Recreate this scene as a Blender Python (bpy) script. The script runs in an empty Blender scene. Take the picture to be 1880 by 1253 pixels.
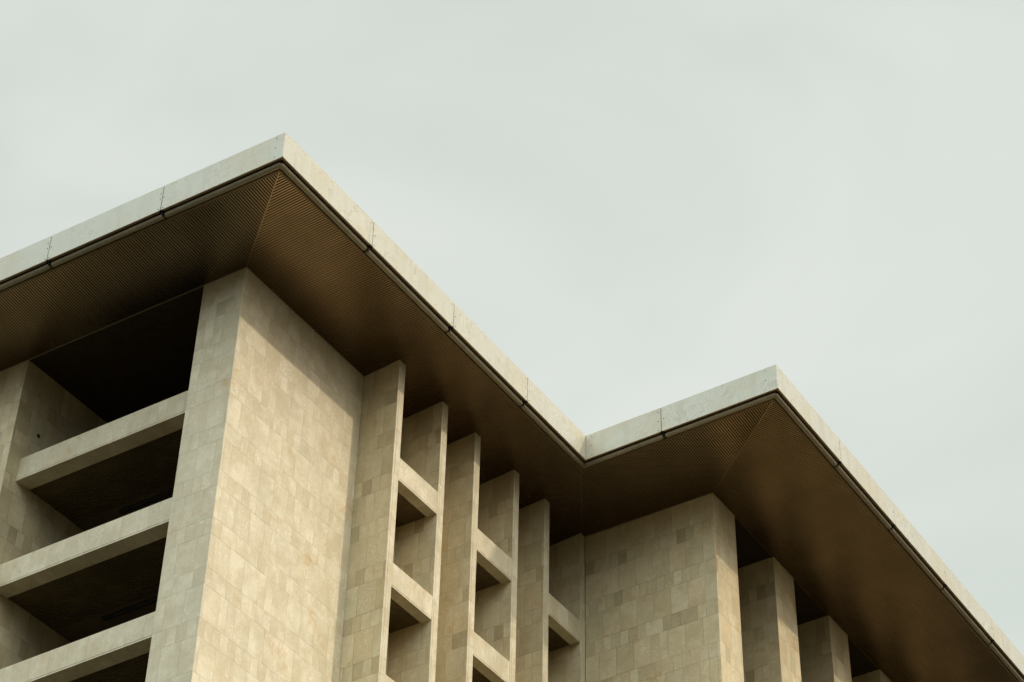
import bpy, bmesh, math, random
from mathutils import Vector, Matrix
R = math.radians
random.seed(7)
sc = bpy.context.scene
C = sc.collection

# ------------------------------------------------------------------ camera
ZT = 49.2                      # height of the roof's upper edge above ground
YAW, PITCH, ROLL = -0.427, 0.757, -0.079
FPX, PPX, PPY = 4212.9, 470.4, -262.2
fw = Vector((math.sin(YAW)*math.cos(PITCH), math.cos(YAW)*math.cos(PITCH), math.sin(PITCH)))
rt0 = Vector((math.cos(YAW), -math.sin(YAW), 0)); up0 = rt0.cross(fw)
rt = rt0*math.cos(ROLL) + up0*math.sin(ROLL)
up = -rt0*math.sin(ROLL) + up0*math.cos(ROLL)
cd = bpy.data.cameras.new('camera'); cam = bpy.data.objects.new('camera', cd); C.objects.link(cam)
m = Matrix((rt, up, -fw)).transposed().to_4x4()
m.translation = Vector((31.537, -36.201, -47.603 + ZT))
cam.matrix_world = m
cd.sensor_width = 36; cd.sensor_fit = 'HORIZONTAL'; cd.lens = FPX*36/1880
cd.shift_x = -PPX/1880; cd.shift_y = PPY/1880/1.0
cd.clip_start = .5; cd.clip_end = 6000
sc.camera = cam

# ------------------------------------------------------------------ light
SUN = Vector((1, .27, .635)).normalized()
el = math.asin(SUN.z); az = math.atan2(SUN.x, SUN.y)
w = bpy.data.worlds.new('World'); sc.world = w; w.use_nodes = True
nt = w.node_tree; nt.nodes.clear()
def wn(t, **k):
    n = nt.nodes.new(t)
    for a, b in k.items(): setattr(n, a, b)
    return n
sky = wn('ShaderNodeTexSky', sky_type='NISHITA', sun_disc=False, sun_elevation=el, sun_rotation=az,
         air_density=1.0, dust_density=3.0, ozone_density=1.0, altitude=50)
tc = wn('ShaderNodeTexCoord')
n1 = wn('ShaderNodeTexNoise'); n1.inputs['Scale'].default_value = 3.2; n1.inputs['Detail'].default_value = 4; n1.inputs['Roughness'].default_value = .5
n1.inputs['Distortion'].default_value = .5
mp = wn('ShaderNodeMapping'); mp.inputs['Scale'].default_value = (1, 1, 1.6); mp.inputs['Location'].default_value = (.4, 1.3, .2)
nt.links.new(tc.outputs['Generated'], mp.inputs[0]); nt.links.new(mp.outputs[0], n1.inputs['Vector'])
cr = wn('ShaderNodeValToRGB')
cr.color_ramp.elements[0].position = .36; cr.color_ramp.elements[0].color = (5.65, 6.15, 5.55, 1)
cr.color_ramp.elements[1].position = .66; cr.color_ramp.elements[1].color = (7.15, 7.5, 6.8, 1)
nt.links.new(n1.outputs['Fac'], cr.inputs[0])
mul = wn('ShaderNodeVectorMath', operation='SCALE'); mul.inputs['Scale'].default_value = .22
nt.links.new(sky.outputs[0], mul.inputs[0])
add = wn('ShaderNodeVectorMath', operation='ADD')
nt.links.new(mul.outputs[0], add.inputs[0]); nt.links.new(cr.outputs[0], add.inputs[1])
# added bright lobe high in the unseen southern sky, lifts the shaded south walls
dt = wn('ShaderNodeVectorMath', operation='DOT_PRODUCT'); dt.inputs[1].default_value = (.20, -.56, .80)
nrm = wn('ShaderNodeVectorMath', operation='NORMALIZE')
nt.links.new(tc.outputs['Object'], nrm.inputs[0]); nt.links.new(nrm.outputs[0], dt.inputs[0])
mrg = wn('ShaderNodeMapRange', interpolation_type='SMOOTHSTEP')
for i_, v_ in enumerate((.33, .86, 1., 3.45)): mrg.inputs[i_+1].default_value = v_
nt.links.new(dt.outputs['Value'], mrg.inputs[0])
# overcast layer: dim towards the horizon, brightest overhead
sz = wn('ShaderNodeSeparateXYZ'); nt.links.new(nrm.outputs[0], sz.inputs[0])
hz = wn('ShaderNodeMapRange', interpolation_type='SMOOTHSTEP')
for i_, v_ in enumerate((-.02, .54, .10, 1.)): hz.inputs[i_+1].default_value = v_
nt.links.new(sz.outputs['Z'], hz.inputs[0])
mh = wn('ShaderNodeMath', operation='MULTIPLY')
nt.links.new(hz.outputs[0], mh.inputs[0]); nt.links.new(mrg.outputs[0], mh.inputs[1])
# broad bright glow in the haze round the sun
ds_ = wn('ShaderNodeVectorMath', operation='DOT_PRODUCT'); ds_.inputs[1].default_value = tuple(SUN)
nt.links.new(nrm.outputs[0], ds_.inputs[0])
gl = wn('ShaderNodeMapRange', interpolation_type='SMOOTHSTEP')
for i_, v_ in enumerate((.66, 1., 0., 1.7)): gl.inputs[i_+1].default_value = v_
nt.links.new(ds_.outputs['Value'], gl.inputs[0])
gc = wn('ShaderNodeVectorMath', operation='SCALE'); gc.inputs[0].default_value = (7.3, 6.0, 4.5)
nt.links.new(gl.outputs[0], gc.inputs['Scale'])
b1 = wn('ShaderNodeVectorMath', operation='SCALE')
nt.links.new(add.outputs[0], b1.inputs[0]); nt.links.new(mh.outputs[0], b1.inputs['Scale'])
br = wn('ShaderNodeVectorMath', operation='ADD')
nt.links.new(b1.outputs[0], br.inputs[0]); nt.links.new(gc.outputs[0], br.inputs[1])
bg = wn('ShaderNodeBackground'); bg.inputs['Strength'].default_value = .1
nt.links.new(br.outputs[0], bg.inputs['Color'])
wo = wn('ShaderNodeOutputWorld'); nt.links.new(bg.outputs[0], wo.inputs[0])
sd = bpy.data.lights.new('sun', 'SUN'); sd.energy = 1.45; sd.angle = R(1.3); sd.color = (1, .83, .63)
so_ = bpy.data.objects.new('sun', sd); C.objects.link(so_)
so_.rotation_euler = SUN.to_track_quat('Z', 'Y').to_euler()
sc.cycles.caustics_reflective = False; sc.cycles.caustics_refractive = False
sc.cycles.use_denoising = True; sc.cycles.denoising_prefilter = 'NONE'; sc.cycles.use_adaptive_sampling = False; sc.cycles.sample_clamp_indirect = 1.3; sc.cycles.diffuse_bounces = 6; sc.cycles.max_bounces = 10
sc.view_settings.view_transform = 'Standard'; sc.view_settings.look = 'None'
sc.view_settings.exposure = 0; sc.view_settings.gamma = 1

# ------------------------------------------------------------------ materials
class NT:
    def __init__(s, name):
        s.m = bpy.data.materials.new(name); s.m.use_nodes = True
        s.t = s.m.node_tree; s.t.nodes.clear()
        s.out = s.t.nodes.new('ShaderNodeOutputMaterial'); s.b = s.t.nodes.new('ShaderNodeBsdfPrincipled')
        s.t.links.new(s.b.outputs[0], s.out.inputs[0])
    def set(s, sock, v):
        if v is None: return
        if isinstance(v, bpy.types.NodeSocket): s.t.links.new(v, sock)
        else: sock.default_value = v
    def math(s, op, a, b=None, c=None, clamp=False):
        n = s.t.nodes.new('ShaderNodeMath'); n.operation = op; n.use_clamp = clamp
        for i, v in enumerate((a, b, c)): s.set(n.inputs[i], v)
        return n.outputs[0]
    def sep(s, v):
        n = s.t.nodes.new('ShaderNodeSeparateXYZ'); s.set(n.inputs[0], v); return n.outputs
    def comb(s, x, y, z=0.):
        n = s.t.nodes.new('ShaderNodeCombineXYZ')
        for i, v in enumerate((x, y, z)): s.set(n.inputs[i], v)
        return n.outputs[0]
    def white(s, a, b, c=0.):
        n = s.t.nodes.new('ShaderNodeTexWhiteNoise'); n.noise_dimensions = '3D'
        s.set(n.inputs['Vector'], s.comb(a, b, c)); return n.outputs['Value']
    def noise(s, vec, scale, detail=4, rough=.55, dist=0., lac=2.):
        n = s.t.nodes.new('ShaderNodeTexNoise'); s.set(n.inputs['Vector'], vec)
        s.set(n.inputs['Scale'], scale); s.set(n.inputs['Detail'], detail); s.set(n.inputs['Roughness'], rough)
        s.set(n.inputs['Distortion'], dist); return n.outputs['Fac']
    def ramp(s, fac, els, interp='LINEAR'):
        n = s.t.nodes.new('ShaderNodeValToRGB'); n.color_ramp.interpolation = interp
        e = n.color_ramp.elements
        while len(e) < len(els): e.new(.5)
        for i, (p, c) in enumerate(els):
            e[i].position = p; e[i].color = (*c, 1) if len(c) == 3 else c
        s.set(n.inputs[0], fac); return n.outputs[0]
    def mix(s, f, a, b, mode='MIX'):
        n = s.t.nodes.new('ShaderNodeMix'); n.data_type = 'RGBA'; n.blend_type = mode
        s.set(n.inputs[0], f)
        for sock, v in ((n.inputs[6], a), (n.inputs[7], b)):
            if isinstance(v, tuple) and len(v) == 3: v = (*v, 1)
            s.set(sock, v)
        return n.outputs[2]
    def mr(s, v, a, b, c=0., d=1.):
        n = s.t.nodes.new('ShaderNodeMapRange'); n.interpolation_type = 'SMOOTHSTEP'
        for i, x in enumerate((v, a, b, c, d)): s.set(n.inputs[i], x)
        return n.outputs[0]
    def bump(s, h, strength, dist):
        n = s.t.nodes.new('ShaderNodeBump'); s.set(n.inputs['Height'], h)
        n.inputs['Strength'].default_value = strength; n.inputs['Distance'].default_value = dist
        s.t.links.new(n.outputs[0], s.b.inputs['Normal'])
    def coords(s):
        n = s.t.nodes.new('ShaderNodeTexCoord'); return n.outputs['Object'], n.outputs['UV']
    def P(s, **k):
        for a, v in k.items():
            sock = s.b.inputs[a.replace('_', ' ')]
            if isinstance(v, tuple) and len(v) == 3: v = (*v, 1)
            s.set(sock, v)
        return s.m

PER = 1.607; SH = .34
def stone(name, dark=1.0, var=1.0, jv=1.0, warm=(1, 1, 1), cl=1.):
    q = NT(name); ob, uv = q.coords(); u, v, _ = q.sep(uv)
    vp = q.math('DIVIDE', v, PER); row = q.math('FLOOR', vp); t = q.math('FRACT', vp)
    short = q.math('LESS_THAN', t, SH)
    rid = q.math('MULTIPLY_ADD', row, 2., short)
    uu = q.math('ADD', u, q.math('MULTIPLY', q.white(rid, 3.3), .65))
    pair = q.math('FLOOR', q.math('DIVIDE', uu, .65))
    hp = q.white(pair, rid, 5.5)
    thr = q.math('MULTIPLY_ADD', short, -.72, .9)
    split = q.math('GREATER_THAN', hp, thr)
    wd = q.math('MULTIPLY_ADD', split, -.325, .65)
    cell = q.math('ADD', q.math('FLOOR', q.math('DIVIDE', uu, wd)), q.math('MULTIPLY', split, 500.5))
    fu = q.math('FRACT', q.math('DIVIDE', uu, wd))
    du = q.math('MULTIPLY', q.math('MINIMUM', fu, q.math('SUBTRACT', 1., fu)), wd)
    ds = q.math('MINIMUM', t, q.math('ABSOLUTE', q.math('SUBTRACT', SH, t)))
    dv = q.math('MULTIPLY', q.math('MINIMUM', ds, q.math('SUBTRACT', 1., t)), PER)
    d = q.math('MINIMUM', du, dv)
    r1 = q.white(cell, rid, 1.1); r2 = q.white(cell, rid, 9.7); r3 = q.white(cell, rid, 4.2)
    col = q.ramp(r1, [(0, (.50, .465, .35)), (.08, (.58, .54, .42)), (.2, (.62, .58, .455)), (.55, (.655, .61, .48)),
                      (.8, (.64, .605, .485)), (.93, (.60, .59, .48)), (1., (.70, .66, .54))])
    col = q.mix(min(1, var), (.632, .592, .465), col)
    dk = q.math('MULTIPLY', q.mr(r2, .80, .95), q.math('MULTIPLY_ADD', short, 0.30*var, .14*var))
    col = q.mix(dk, col, (.33, .285, .20))
    col = q.mix(q.math('MULTIPLY', q.mr(q.white(cell, rid, 7.7), .85, .98), .25*var), col, (.52, .40, .25))
    # cloudy mineral variation, offset per stone
    off = q.t.nodes.new('ShaderNodeVectorMath'); off.operation = 'MULTIPLY_ADD'
    q.set(off.inputs[0], q.comb(r1, r2, r3)); off.inputs[1].default_value = (13, 17, 11); q.set(off.inputs[2], ob)
    a = q.noise(off.outputs[0], 1.1, 6, .6, .25); b = q.noise(off.outputs[0], 7., 6, .65, 1.2)
    col = q.mix(q.mr(a, .34, .68), q.mix(1., col, (1-.17*cl, 1-.20*cl, 1-.27*cl), 'MULTIPLY'), q.mix(1., col, (1+.05*cl,)*3, 'MULTIPLY'))
    col = q.mix(q.mr(b, .38, .64), q.mix(1., col, (.94, .925, .89), 'MULTIPLY'), q.mix(1., col, (1.03, 1.03, 1.03), 'MULTIPLY'))
    # brown veins in some stones
    ve = q.math('ABSOLUTE', q.math('SUBTRACT', b, .5)); vein = q.math('MULTIPLY', q.mr(ve, .035, .0), q.mr(r3, .62, .9))
    vein = q.math('MULTIPLY', vein, q.mr(a, .45, .62))
    col = q.mix(q.math('MULTIPLY', vein, .55), col, (.26, .21, .12))
    # rust-coloured patches across stones
    st = q.math('MULTIPLY', q.mr(q.noise(ob, .75, 5, .62, .6), .53, .70), q.mr(q.noise(ob, 3.2, 6, .65, .6), .44, .62))
    col = q.mix(q.math('MULTIPLY', st, .62), col, (.50, .32, .14))
    # grey weathering
    gw = q.mr(q.noise(q.comb(*q.sep(ob)[:2], q.math('MULTIPLY', q.sep(ob)[2], .3)), .9, 5, .6, .3), .48, .72)
    col = q.mix(q.math('MULTIPLY', gw, .26), col, (.40, .37, .26))
    run = q.mr(q.noise(q.comb(q.math('MULTIPLY', q.sep(ob)[0], 5.), q.math('MULTIPLY', q.sep(ob)[1], 5.), q.math('MULTIPLY', q.sep(ob)[2], .35)), 1., 5, .6), .56, .74)
    col = q.mix(q.math('MULTIPLY', run, .16), col, (.34, .29, .20))
    # pits
    pit = q.mr(q.noise(ob, 26., 4, .7), .70, .78)
    col = q.mix(q.math('MULTIPLY', pit, .35), col, (.26, .22, .14))
    jn = q.mr(d, .010, .003)
    jstr = q.mr(q.noise(ob, 1.3, 3), .35, .65, .15*jv, .75*jv)
    col = q.mix(q.math('MULTIPLY', jn, jstr), col, (.20, .165, .10))
    col = q.mix(1., col, warm, 'MULTIPLY')
    h = q.math('ADD', q.math('MULTIPLY', jn, -1.), q.math('MULTIPLY', b, .35))
    h = q.math('ADD', h, q.math('MULTIPLY', r2, .25))
    q.bump(h, .8, .008)
    return q.P(Base_Color=col, Roughness=q.mr(a, .3, .7, .42, .62), Specular_IOR_Level=.35)
M = {}
M['stone'] = stone('bounce_warm_travertine', 1., 1.15, .9, warm=(1.01, .955, .85), cl=.85)  # warmed copy of one stone; bounce light in shade put into its colour
M['stone_pale_lit'] = stone('pale_lit_travertine', 1., .24, .14, (1., .99, .99), 1.0)  # same stone, paler and softer; the sunlit look is put into the colour

def fascia_mat():
    q = NT('painted_fascia_panel'); ob, uv = q.coords(); x, y, z = q.sep(ob)
    a = q.noise(ob, .9, 5, .6, .8); b = q.noise(ob, 5., 6, .65, .8)
    streak = q.noise(q.comb(q.math('MULTIPLY', x, 3.), q.math('MULTIPLY', y, 3.), q.math('MULTIPLY', z, .5)), 1., 3, .5)
    col = q.ramp(a, [(.3, (.445, .455, .395)), (.7, (.505, .51, .45))])
    col = q.mix(q.math('MULTIPLY', q.mr(streak, .45, .72), .32), col, (.33, .32, .25))
    col = q.mix(q.math('MULTIPLY', q.mr(b, .60, .78), .14), col, (.36, .33, .23))
    vv = q.math('ABSOLUTE', q.math('SUBTRACT', q.noise(ob, 1.3, 6, .6, 1.6), .5))
    col = q.mix(q.math('MULTIPLY', q.mr(vv, .03, .0), q.math('MULTIPLY', q.mr(a, .4, .58), .6)), col, (.30, .27, .19))
    col = q.mix(q.math('MULTIPLY', q.mr(q.noise(ob, .45, 5, .6, .4), .47, .63), .5), col, (.45, .40, .28))
    edge = q.math('ADD', q.mr(z, ZT-.06, ZT-.0), q.mr(z, ZT-.9, ZT-1.0))
    col = q.mix(q.math('MULTIPLY', q.math('MULTIPLY', edge, .45, clamp=True), q.mr(b, .3, .65)), col, (.50, .42, .27))
    q.bump(a, .35, .03)
    return q.P(Base_Color=col, Roughness=q.mr(b, .3, .7, .22, .38), Specular_IOR_Level=.6)
M['fascia'] = fascia_mat()
def simple(name, c1, c2, rough, metal=0., scale=3., bump=.15, spec=.5):
    q = NT(name); ob, _ = q.coords()
    a = q.noise(ob, scale, 6, .62, .5)
    if bump: q.bump(a, bump, .01)
    return q.P(Base_Color=q.mix(q.mr(a, .3, .7), c1, c2), Roughness=rough if metal > .9 else q.mr(a, .3, .7, rough*.85, rough*1.15), Metallic=metal, Specular_IOR_Level=spec)
M['slat'] = simple('bronze_soffit_slat', (.275, .197, .114), (.32, .232, .138), .205, 1.0, .8, .0)
def brushed(name, c1, c2, rough):
    q = NT(name); ob, _ = q.coords(); col = q.mix(q.mr(q.noise(ob, .8, 4), .3, .7), c1, c2)
    g = q.t.nodes.new('ShaderNodeBsdfAnisotropic'); g.distribution = 'BECKMANN'
    q.set(g.inputs['Color'], col); g.inputs['Roughness'].default_value = rough
    d = q.t.nodes.new('ShaderNodeBsdfDiffuse'); q.set(d.inputs['Color'], q.mix(1., col, (.45, .45, .45), 'MULTIPLY'))
    x = q.t.nodes.new('ShaderNodeMixShader'); x.inputs[0].default_value = .85
    q.t.links.new(d.outputs[0], x.inputs[1]); q.t.links.new(g.outputs[0], x.inputs[2]); q.t.links.new(x.outputs[0], q.out.inputs[0])
    q.t.nodes.remove(q.b); return q.m
M['slat'] = brushed('brushed_bronze_slat', (.275, .197, .114), (.325, .232, .138), .277)
M['slat_bay'] = simple('bronze_bay_slat', (.17, .13, .07), (.22, .165, .09), .42, .6, .8, .1)
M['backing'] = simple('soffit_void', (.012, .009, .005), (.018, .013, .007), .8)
M['moulding'] = simple('grey_moulding', (.24, .215, .145), (.31, .28, .20), .35, .15, 5., .1)
M['lip'] = simple('rusty_lip', (.17, .10, .04), (.26, .17, .08), .55, .2, 9.)
M['trim'] = simple('brown_trim', (.13, .085, .035), (.18, .12, .055), .45, .5, 6.)
M['black'] = simple('black_gap', (.01, .009, .007), (.014, .012, .01), .7)
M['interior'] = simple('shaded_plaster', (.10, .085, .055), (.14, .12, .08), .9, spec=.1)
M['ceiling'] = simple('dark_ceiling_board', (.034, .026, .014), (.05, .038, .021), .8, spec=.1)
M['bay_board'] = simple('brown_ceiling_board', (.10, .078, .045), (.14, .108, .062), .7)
M['fixture'] = simple('dark_lamp_housing', (.012, .012, .010), (.02, .02, .016), .5)
M['roof'] = simple('roof_membrane', (.20, .20, .18), (.28, .28, .25), .8)
M['screw'] = simple('screw_steel', (.05, .05, .04), (.10, .09, .07), .5, .4)
def ground_mat():
    q = NT('sunlit_paving'); ob, _ = q.coords(); x, y, z = q.sep(ob)
    a = q.noise(ob, .05, 6, .6); b = q.noise(ob, 1.5, 5, .6)
    fx = q.math('FRACT', q.math('DIVIDE', x, 1.2)); fy = q.math('FRACT', q.math('DIVIDE', y, 1.2))
    e = q.math('MINIMUM', q.math('MINIMUM', fx, q.math('SUBTRACT', 1., fx)), q.math('MINIMUM', fy, q.math('SUBTRACT', 1., fy)))
    col = q.mix(q.mr(a, .35, .65), (.040, .032, .018), (.062, .05, .028))
    col = q.mix(q.math('MULTIPLY', b, .3), col, (.12, .10, .07))
    col = q.mix(q.mr(e, .012, .004), col, (.05, .045, .035))
    return q.P(Base_Color=col, Roughness=.8)
M['ground'] = ground_mat()

# ------------------------------------------------------------------ helpers
def new_mesh(name, bm, mats, parent=None, uvmode=None, off=0., axis='x', smooth=False):
    """link bm as one mesh object; uvmode 'wall' = courses by height, 'beam' = one course"""
    bm.normal_update()
    if uvmode:
        L = bm.loops.layers.uv.new('UVMap')
        for f in bm.faces:
            n = f.normal
            for lp in f.loops:
                c = lp.vert.co
                if abs(n.z) > .6: u, v = (c.x if axis == 'x' else c.y), 1.1
                else:
                    u = c.y if abs(n.x) > abs(n.y) else c.x
                    v = c.z - ZT + 2.855
                if uvmode == 'beam': v = 1.1
                lp[L].uv = (u + off, v + (0 if uvmode == 'beam' else 64.28) + off*PER*0)
    me = bpy.data.meshes.new(name); bm.to_mesh(me); bm.free()
    for mt in mats: me.materials.append(mt)
    if smooth:
        for p in me.polygons: p.use_smooth = True
    o = bpy.data.objects.new(name, me); C.objects.link(o)
    if parent: o.parent = parent
    return o
def box(bm, x0, x1, y0, y1, z0, z1, mi=0, bev=0.):
    t = bmesh.new() if bev else bm
    vs = [t.verts.new((x, y, z+ZT)) for x in (x0, x1) for y in (y0, y1) for z in (z0, z1)]
    fs = [t.faces.new([vs[i] for i in q]) for q in ((0,1,3,2),(4,6,7,5),(0,4,5,1),(2,3,7,6),(0,2,6,4),(1,5,7,3))]
    if bev:
        bmesh.ops.recalc_face_normals(t, faces=t.faces)
        bmesh.ops.bevel(t, geom=t.edges[:], offset=bev, segments=1, affect='EDGES')
        mp_ = {v: bm.verts.new(v.co) for v in t.verts}
        fs = [bm.faces.new([mp_[v] for v in f.verts]) for f in t.faces]
        t.free()
    for f in fs: f.material_index = mi
    return fs
def poly_prism(bm, pts, z0s, th, mi=0):
    """flat polygon with per-corner z, thickness th upward"""
    lo = [bm.verts.new((x, y, z+ZT)) for (x, y), z in zip(pts, z0s)]
    hi = [bm.verts.new((x, y, z+th+ZT)) for (x, y), z in zip(pts, z0s)]
    n = len(pts); fs = [bm.faces.new(lo[::-1]), bm.faces.new(hi)]
    for i in range(n): fs.append(bm.faces.new((lo[i], lo[(i+1) % n], hi[(i+1) % n], hi[i])))
    for f in fs: f.material_index = mi
def bar(bm, A, B, wdt, h, mi=0):
    """bar from A to B (3D), bottom at the given z, width wdt, height h up"""
    A = Vector(A); B = Vector(B); d = (B-A); s = Vector((-d.y, d.x, 0)).normalized()*wdt/2
    lo = [A-s, B-s, B+s, A+s]; up_ = Vector((0, 0, h)); zt = Vector((0, 0, ZT))
    a = [bm.verts.new(p+zt) for p in lo]; b = [bm.verts.new(p+up_+zt) for p in lo]
    fs = [bm.faces.new(a[::-1]), bm.faces.new(b)]
    for i in range(4): fs.append(bm.faces.new((a[i], a[(i+1) % 4], b[(i+1) % 4], b[i])))
    for f in fs: f.material_index = mi
def finish(bm): bmesh.ops.recalc_face_normals(bm, faces=bm.faces)

# ------------------------------------------------------------------ dimensions (z measured from the roof edge)
W, L1 = 7.238, 16.788
SO, ZO = .406, -1.078
A1, B1 = 3.493, 3.012
G = 2.145; T = .33
X2, Y2 = W-4.341, L1+3.533          # corner of the rear block
FIN = [9.067, 11.48, 13.39, 15.758, 17.673, 20.032]
GR = -ZT
kE = .075
BEAMZ = [(-4.805, -5.622), (-8.625, -9.442), (-12.39, -13.19), (-16.18, -16.99)]

b = bpy.data.objects.new('building', None); C.objects.link(b)
b['label'] = 'tall cream travertine building with deep bronze slatted eaves and a pale stepped roof edge'
b['category'] = 'building'

# ------------------------------------------------------------------ ground
bm = bmesh.new()
box(bm, -1500, 1500, -1500, 1500, GR-1, GR)
finish(bm); g = new_mesh('ground', bm, [M['ground']]); g['kind'] = 'structure'

# ------------------------------------------------------------------ piers, walls, fins
def wall_part(name, boxes, uv='wall', axis='x', bev=.012, off=None, label=None, mats=None):
    bm = bmesh.new()
    for k, q in enumerate(boxes): box(bm, *q, mi=min(k, len(mats or [0])-1), bev=bev)
    finish(bm)
    o = new_mesh(name, bm, mats or [M['stone']], b, uv, random.uniform(0, 300) if off is None else off, axis)
    if label: o['label'] = label
    return o
TOPZ = -.95
wall_part('pier', [(-A1-1.56, -A1, B1, FIN[0]-.004, GR, TOPZ), (-A1-.055, -A1+.003, B1-.003, B1+.06, GR, TOPZ-.1)],
          label='broad corner pier with a sunlit side', mats=[M['stone_pale_lit']])
def pier(x0, x1, y0, y1, **k): return wall_part('pier', [(x0, x1, y0, y1, GR, TOPZ)], **k)
pier(-15.0, -11.728, B1, 7.59)
pier(-24.5, -21.6, B1, 7.59)
# rear block: broad south wall and its row of piers
wall_part('wall', [(-G+.004, X2-.0, Y2, Y2+1.571, GR, TOPZ)], label='shaded wall of irregular stone courses beside the narrow sunlit pier')
for y in (24.775, 29.154, 33.481, 37.83, 42.18): pier(X2-3.2, X2, y, y+1.571)
# fins
for i, y in enumerate(FIN):
    y1 = y+T if i != 5 else Y2-.004
    g0 = .095
    wall_part('fin', [(-5.2, -G-.012, y, y1, GR, -1.1), (-G-.012, -G, y+.002, y+g0-.006, GR, -1.1), (-G-.012, -G, y+g0+.006, y1-.002, GR, -1.1)], bev=.003, mats=[M['stone'], M['stone_pale_lit']])  # pale strips on the sunlit fronts, warm sides: sun and bounce painted in
# recessed walls between the fins, and behind the loggias
bm = bmesh.new()
for i in (0, 2, 4): box(bm, -5.0, -3.62, FIN[i]+T+.002, FIN[i+1]-.002, GR, -1.15)
finish(bm); new_mesh('recess_wall', bm, [M['stone']], b, 'wall', 41.)
bm = bmesh.new()
for i in (1, 3): box(bm, -5.0, -3.5, FIN[i]+T+.002, FIN[i+1]-.002, GR, -1.15)
finish(bm); new_mesh('recess_wall', bm, [M['stone']], b, 'wall', 87.)
bm = bmesh.new()
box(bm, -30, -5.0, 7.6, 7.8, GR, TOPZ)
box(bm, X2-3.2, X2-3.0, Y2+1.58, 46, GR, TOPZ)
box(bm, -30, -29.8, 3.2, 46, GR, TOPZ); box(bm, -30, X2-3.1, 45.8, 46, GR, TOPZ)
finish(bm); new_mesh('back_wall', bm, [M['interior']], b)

# ------------------------------------------------------------------ beams and bay ceilings
def beam_s(x0, x1, zt, zb):
    y0 = B1+.485; y1 = y0+.56; bm = bmesh.new()
    box(bm, x0, x1, y0, y1, zb+.055, zt, bev=.006); box(bm, x0, x1, y0+.008, y1-.003, zb, zb+.056)
    finish(bm); new_mesh('beam', bm, [M['stone_pale_lit']], b, 'beam', random.uniform(0, 300), 'x')
def beam_e(y0, y1, zt, zb):
    bm = bmesh.new()
    box(bm, -G-.37, -G-.002, y0, y1, zb+.055, zt, bev=.005); box(bm, -G-.367, -G-.010, y0, y1, zb, zb+.056)
    finish(bm); new_mesh('beam', bm, [M['stone_pale_lit']], b, 'beam', random.uniform(0, 300), 'y')
def bay_ceiling(x0, x1, y0, y1, z, ymax=None):
    bm = bmesh.new(); ye = y1 if ymax is None else ymax
    y = y0+.04
    while y < ye-.03:
        box(bm, x0+.003, x1-.003, y-.027, y+.027, z, z+.03, 0); y += .0873
    box(bm, x0+.002, x1-.002, y0+.005, y1-.005, z+.045, z+.35, 1)
    if ymax: box(bm, x0+.003, x1-.003, ye, y1-.006, z-.005, z+.044, 2)
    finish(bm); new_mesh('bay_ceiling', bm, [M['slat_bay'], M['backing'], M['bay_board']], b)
for (x0, x1) in ((-11.728, -A1-1.56), (-21.6, -15.0)):
    for zt, zb in BEAMZ:
        beam_s(x0+.003, x1-.003, zt, zb)
        bay_ceiling(x0, x1, B1+.485+.565, 7.6, zb+.03, 6.15)
for i, n in ((0, 4), (2, 4), (4, 3)):
    for zt, zb in BEAMZ[:n]:
        beam_e(FIN[i]+T+.003, FIN[i+1]-.003, zt, zb)
        bay_ceiling(-3.62, -G-.372, FIN[i]+T, FIN[i+1], zb+.03)

# ------------------------------------------------------------------ roof slab and interior ceiling
bm = bmesh.new()
def Lpoly(d):
    return [(-40, d), (-d, d), (-d, L1+d), (W-d, L1+d), (W-d, 60), (-40, 60)]
poly_prism(bm, Lpoly(.09), [-.86]*6, .84)
finish(bm); new_mesh('roof', bm, [M['roof']], b)
bm = bmesh.new()
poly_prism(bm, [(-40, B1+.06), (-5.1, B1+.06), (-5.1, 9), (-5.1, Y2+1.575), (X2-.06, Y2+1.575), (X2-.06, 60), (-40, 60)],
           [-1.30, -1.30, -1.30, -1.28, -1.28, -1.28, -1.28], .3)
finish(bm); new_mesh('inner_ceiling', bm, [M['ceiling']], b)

# ------------------------------------------------------------------ slatted soffits
PIT = .0873; SW = .047; SHH = .028
def lerp(a, b_, t): return a+(b_-a)*t
m1x = lambda y: -SO-(y-SO)*((A1-SO)/(B1-SO))             # mitre at the first corner
m1y = lambda x: SO+(-x-SO)*((B1-SO)/(A1-SO))
VX = 1.739/2.93
vx = lambda y: -SO-(y-(L1+SO))*VX                        # valley
vy = lambda x: L1+SO+(-SO-x)/VX
XE, YE = W-SO, Y2
m2y = lambda x: L1+SO+(XE-x)*((Y2-L1-SO)/(XE-X2))
m2x = lambda y: XE-(y-L1-SO)*((XE-X2)/(Y2-L1-SO))
zE1 = lambda x: ZO-kE*(-x-SO)
DR = kE*(A1-SO)
zS1 = lambda y: ZO-DR*(y-SO)/(B1-SO)
D2 = .225
def zS2(x, y):
    k = lerp(.0445, D2/(Y2-L1-SO), max(0, min(1, (x+G)/(X2+G))))
    return ZO-k*(y-L1-SO)
zE2 = lambda x: ZO-D2*(XE-x)/(XE-X2)
GAP = .012
# front block, south side
bm = bmesh.new(); x = -SO-.06
while x > -24:
    yi = m1y(x)-GAP if -x < A1 else B1-.02
    if yi > SO+.02: bar(bm, (x, SO, zS1(SO)), (x, yi, zS1(yi)), SW, SHH)
    x -= PIT
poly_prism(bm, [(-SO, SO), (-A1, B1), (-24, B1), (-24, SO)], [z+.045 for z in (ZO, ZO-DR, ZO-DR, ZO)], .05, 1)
finish(bm); new_mesh('soffit', bm, [M['slat'], M['backing']], b)
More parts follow.
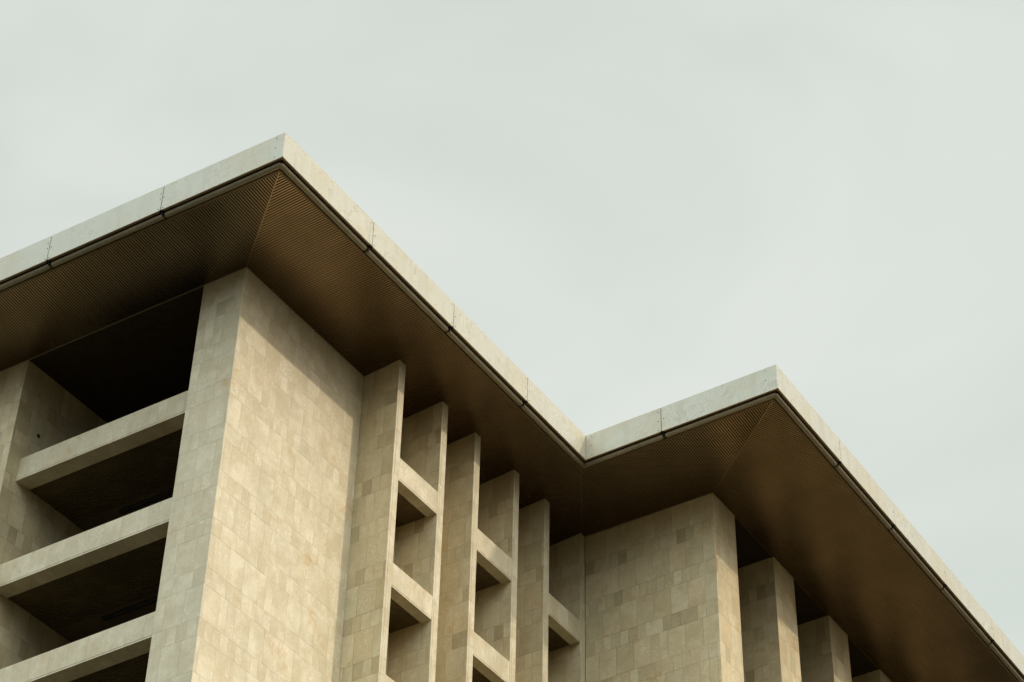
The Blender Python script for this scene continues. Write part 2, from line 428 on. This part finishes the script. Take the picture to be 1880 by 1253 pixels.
# front block, east side
bm = bmesh.new(); y = SO+.06
while y < Y2-.05:
    xo = -SO if y < L1+SO else vx(y)-GAP
    xi = m1x(y)+GAP if y < B1 else -3.6
    if xo > xi+.02: bar(bm, (xi, y, zE1(xi)), (xo, y, zE1(xo)), SW, SHH)
    y += PIT
poly_prism(bm, [(-SO, SO), (-SO, L1+SO), (vx(Y2), Y2), (-3.6, Y2), (-3.6, B1+.1), (-A1, B1)],
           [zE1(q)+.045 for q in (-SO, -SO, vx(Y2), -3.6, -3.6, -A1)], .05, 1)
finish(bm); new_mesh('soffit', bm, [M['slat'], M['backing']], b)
# rear block, south side
bm = bmesh.new(); x = XE-.06
while x > vx(Y2):
    yo = L1+SO if x > -SO else vy(x)+GAP
    yi = Y2-.015 if x < X2 else m2y(x)-GAP
    if yi > yo+.02: bar(bm, (x, yo, zS2(x, yo)), (x, yi, zS2(x, yi)), SW, SHH)
    x -= PIT
pts = [(-SO, L1+SO), (XE, L1+SO), (X2, Y2), (vx(Y2), Y2)]
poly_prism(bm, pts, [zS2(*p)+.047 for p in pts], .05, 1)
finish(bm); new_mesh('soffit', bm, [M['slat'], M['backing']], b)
# rear block, east side
bm = bmesh.new(); y = L1+SO+.06
while y < 46:
    xi = m2x(y)+GAP if y < Y2 else X2+.012
    if XE > xi+.02: bar(bm, (xi, y, zE2(xi)), (XE, y, zE2(XE)), SW, SHH)
    y += PIT
poly_prism(bm, [(XE, L1+SO), (XE, 46), (X2, 46), (X2, Y2)], [z+.045 for z in (ZO, ZO, ZO-D2, ZO-D2)], .05, 1)
finish(bm); new_mesh('soffit', bm, [M['slat'], M['backing']], b)
# trims on mitres, valley and wall lines
for A, B_ in (((-SO, SO, ZO-.012), (-A1, B1, ZO-DR-.012)), ((XE, L1+SO, ZO-.012), (X2, Y2, ZO-D2-.012)),
              ((-SO, L1+SO, ZO-.008), (vx(Y2), Y2, zE1(vx(Y2))-.008))):
    bm = bmesh.new(); bar(bm, A, B_, .032, .05); finish(bm); new_mesh('mitre_trim', bm, [M['slat']], b)
bm = bmesh.new(); bar(bm, (-24, B1+.012, ZO-DR-.012), (-A1-.01, B1+.012, ZO-DR-.012), .03, .05); finish(bm)
new_mesh('edge_trim', bm, [M['moulding']], b)
bm = bmesh.new(); bar(bm, (X2-.02, Y2+1.6, ZO-D2-.004), (X2-.02, 46, ZO-D2-.004), .03, .05); finish(bm)
new_mesh('edge_trim', bm, [M['trim']], b)

# ------------------------------------------------------------------ fascia panels, lips, mouldings
def frame(axis, base):
    """local (s along, d inward, z) -> world xyz"""
    if axis == 'S': return lambda s, d, z: Vector((s, base+d, z+ZT))
    return lambda s, d, z: Vector((base-d, s, z+ZT))
def screws(par, F, s, zs, r=.016):
    for z in zs:
        bm = bmesh.new(); N = 10
        c = [bm.verts.new(F(s+r*math.cos(2*math.pi*k/N), -.008, z+r*math.sin(2*math.pi*k/N))) for k in range(N)]
        e = [bm.verts.new(F(s+1.2*r*math.cos(2*math.pi*k/N), .004, z+1.2*r*math.sin(2*math.pi*k/N))) for k in range(N)]
        bm.faces.new(c)
        for k in range(N): bm.faces.new((c[k], c[(k+1) % N], e[(k+1) % N], e[k]))
        finish(bm); new_mesh('screw', bm, [M['screw']], par)
def panel(axis, base, s0, s1, c0, c1, scr=(), dz=0.):
    """one pressed fascia panel; c0,c1: kind of end ('j' joint, 'x' outer corner, 'v' valley)"""
    F = frame(axis, base); bm = bmesh.new(); ch = .055
    g0 = .012 if c0 == 'j' else 0; g1 = .012 if c1 == 'j' else 0
    a, e = s0+g0, s1-g1; zb = -1.0; zt = 0.
    n = max(2, int((e-a)/.5))
    prof = []
    if c0 in 'jx': prof += [(a, zb+ch*.55), (a+ch*.35, zb+ch*.18), (a+ch*1.1, zb)]
    else: prof += [(a, zb)]
    prof += [(a+(e-a)*k/n, zb) for k in range(1, n)]
    if c1 in 'jx': prof += [(e-ch*1.1, zb), (e-ch*.35, zb+ch*.18), (e, zb+ch*.55)]
    else: prof += [(e, zb)]
    prof += [(e, zt), (a, zt)]
    def mit(s, d):                       # cut the ends back on the corners
        if c0 == 'x' and s <= s0+.001: return s+d
        if c1 == 'x' and s >= s1-.001: return s-d
        if c0 == 'v' and s <= s0+.001: return s-d
        if c1 == 'v' and s >= s1-.001: return s+d
        return s
    f = [bm.verts.new(F(s, dz, z)) for s, z in prof]
    k = [bm.verts.new(F(mit(s, .03), .03+dz, z)) for s, z in prof]
    bm.faces.new(f); bm.faces.new(k[::-1])
    for i in range(len(prof)):
        j = (i+1) % len(prof); bm.faces.new((f[i], f[j], k[j], k[i]))
    finish(bm)
    bmesh.ops.bevel(bm, geom=[ed for ed in bm.edges if all(v in f for v in ed.verts)], offset=.006, segments=1, affect='EDGES')
    # top fold
    ss = [s0, s1]
    q = [F(a, .03+dz, -.012), F(e, .03+dz, -.012), F(mit(e, .35), .35, -.012), F(mit(a, .35), .35, -.012)]
    q2 = [p+Vector((0, 0, .010)) for p in q]
    va = [bm.verts.new(p) for p in q]; vb = [bm.verts.new(p) for p in q2]
    bm.faces.new(va[::-1]); bm.faces.new(vb)
    for i in range(4): bm.faces.new((va[i], va[(i+1) % 4], vb[(i+1) % 4], vb[i]))
    finish(bm)
    o = new_mesh('fascia_panel', bm, [M['fascia']], b)
    for s, zs in scr: screws(o, F, s, zs)
    # rusty underside lip of the panel
    bm = bmesh.new()
    def lb(sa, sb, d0, d1, z0, z1, mi=0):
        pts = [F(mit(sa, d0) if sa in (s0, s1) else sa, d0, z0), F(mit(sb, d0) if sb in (s0, s1) else sb, d0, z0),
               F(mit(sb, d1) if sb in (s0, s1) else sb, d1, z0), F(mit(sa, d1) if sa in (s0, s1) else sa, d1, z0)]
        lo = [bm.verts.new(p) for p in pts]; hi = [bm.verts.new(p+Vector((0, 0, z1-z0))) for p in pts]
        fs = [bm.faces.new(lo[::-1]), bm.faces.new(hi)]
        for i in range(4): fs.append(bm.faces.new((lo[i], lo[(i+1) % 4], hi[(i+1) % 4], hi[i])))
        for f_ in fs: f_.material_index = mi
    la = s0 if c0 in 'xv' else s0+.075; le = s1 if c1 in 'xv' else s1-.075
    lb(la, le, .031, .098, -.990, -.955)
    finish(bm); new_mesh('lip', bm, [M['lip']], b)
    # black groove behind
    # half-round moulding segment
    bm = bmesh.new(); N = 14; cd_, cz, r = .215, -1.038, .092
    e0 = s0+{'j': .035, 'x': .165, 'v': 0}[c0]; e1 = s1-{'j': .035, 'x': .165, 'v': 0}[c1]
    rings = []
    def ring(s, sc_, endk):
        vs = []
        for t in range(N+1):
            an = math.pi*(-.06+1.12*t/N)
            d = cd_-math.cos(an)*r*sc_; z = cz-math.sin(an)*r*1.02*sc_+(.0)
            s_ = s
            if endk == 'a': s_ = mit2(s, d, 0)
            if endk == 'b': s_ = mit2(s, d, 1)
            vs.append(bm.verts.new(F(s_, d, z)))
        return vs
    def mit2(s, d, which):
        c = c1 if which else c0
        sg = {'x': 1, 'v': -1, 'j': 0}[c]
        return s-sg*d if which else s+sg*d
    if c0 in 'jx':
        for ds_, k_ in ((0, .45), (.012, .78), (.035, .95)): rings.append(ring(e0+ds_, k_, ''))
        rings.append(ring(e0+.07, 1, ''))
    else: rings.append(ring(e0, 1, 'a')) 
    nseg = 4
    base_a = e0+(.07 if c0 in 'jx' else .5); base_b = e1-(.07 if c1 in 'jx' else .5)
    for k_ in range(1, nseg): rings.append(ring(lerp(base_a, base_b, k_/nseg), 1, ''))
    if c1 in 'jx':
        rings.append(ring(e1-.07, 1, ''))
        for ds_, k_ in ((.035, .95), (.012, .78), (0, .45)): rings.append(ring(e1-ds_, k_, ''))
    else: rings.append(ring(e1, 1, 'b'))
    for A_, B2_ in zip(rings, rings[1:]):
        for t in range(N): bm.faces.new((A_[t], A_[t+1], B2_[t+1], B2_[t]))
    bm.faces.new(rings[0]); bm.faces.new(rings[-1][::-1])
    finish(bm); new_mesh('moulding', bm, [M['moulding']], b, smooth=True)
    # brown trim strip between moulding and slats
    bm = bmesh.new()
    lb(s0, s1, .325, .400, -1.095, -1.04)
    lb(s0, s1, .100, .330, -.93, -.90, 1)
    finish(bm); new_mesh('border_strip', bm, [M['trim'], M['black']], b)
Z3 = (-.12, -.5, -.88)
S1J = [-.0, -4.34, -8.52, -12.8, -17.1, -21.4]
for i in range(len(S1J)-1):
    sR, sL = S1J[i], S1J[i+1]
    scr = [(sL+.07, (-.5, -.93)), (sR-(.30 if i == 0 else .07), Z3 if i == 0 else (-.3, -.5, -.93))]
    panel('S', 0., sL, sR, 'j', 'x' if i == 0 else 'j', scr)
E1J = [0., 4.43, 8.80, 13.13, L1]
for i in range(4):
    c0 = 'x' if i == 0 else 'j'; c1 = 'v' if i == 3 else 'j'
    scr = []
    if i > 0: scr.append((E1J[i]+.10, (-.5, -.9)))
    if i < 3: scr.append((E1J[i+1]-.12, (-.14, -.9)))
    panel('E', 0., E1J[i], E1J[i+1], c0, c1, scr)
panel('S', L1, 0., 2.90, 'v', 'j', [(.24, Z3), (2.80, (-.15, -.55, -.92))])
panel('S', L1, 2.90, W, 'j', 'x', [(3.0, (-.5,)), (W-.42, Z3)])
E2J = [L1, 21.46, 25.76, 30.13, 34.45, 38.8, 43.1]
for i in range(6):
    panel('E', W, E2J[i], E2J[i+1], 'x' if i == 0 else 'j', 'j', [(E2J[i+1]-.1, (-.5,))] if i < 4 else [])
# folded cover strip over the first joint of the east edge
bm = bmesh.new(); box(bm, -.005, .006, 4.43-.16, 4.43-.035, -.995, -.015); finish(bm)
new_mesh('cover_strip', bm, [M['fascia']], b)
# dark clips visible under the panel joints
for ax, base, js in (('S', 0., S1J[1:5]), ('E', 0., E1J[1:4]), ('S', L1, [2.90]), ('E', W, E2J[1:5])):
    F = frame(ax, base)
    for s in js:
        bm = bmesh.new()
        for (d0, d1, z0, z1, h) in ((.02, .12, -.99, -.03, .02), (.10, .31, -1.075, -.95, .022)):
            ps = [F(s-h, d0, z0), F(s+h, d0, z0), F(s+h, d1, z0), F(s-h, d1, z0)]
            lo = [bm.verts.new(p) for p in ps]; hi = [bm.verts.new(p+Vector((0, 0, z1-z0))) for p in ps]
            bm.faces.new(lo[::-1]); bm.faces.new(hi)
            for i in range(4): bm.faces.new((lo[i], lo[(i+1) % 4], hi[(i+1) % 4], hi[i]))
        finish(bm); new_mesh('joint_clip', bm, [M['black']], b)

# drain hole in the side of the left pier
bm = bmesh.new(); N = 16
rings = []
for dx, r in ((.004, .07), (.012, .062), (-.0, .045)):
    rings.append([bm.verts.new((-11.728+dx, 4.03+r*math.cos(2*math.pi*k/N), ZT-3.6+r*math.sin(2*math.pi*k/N))) for k in range(N)])
for A_, B2_ in zip(rings, rings[1:]):
    for k in range(N): bm.faces.new((A_[k], A_[(k+1) % N], B2_[(k+1) % N], B2_[k]))
bm.faces.new(rings[-1])
finish(bm); new_mesh('drain_hole', bm, [M['black']], b)

# ------------------------------------------------------------------ unlit ceiling lights in the bays
def fixture(z, label):
    o = bpy.data.objects.new('ceiling_light', None); C.objects.link(o)
    o.location = (-8.2, 6.3, z+ZT)
    o['label'] = label; o['category'] = 'ceiling light'; o['group'] = 'unlit linear lights under the bay ceilings'
    bm = bmesh.new(); box(bm, -1.9, 1.9, -.06, .06, -.10-ZT, .02-ZT, bev=.01); finish(bm)
    new_mesh('housing', bm, [M['fixture']], o)
    bm = bmesh.new(); box(bm, -1.85, 1.85, -.035, .035, -.125-ZT, -.101-ZT, bev=.008); finish(bm)
    new_mesh('diffuser', bm, [M['black']], o)
fixture(-5.62, 'long dark unlit ceiling light in the bay under the topmost cross beam')
fixture(-9.44, 'long dark unlit ceiling light in the bay under the second cross beam from the top')
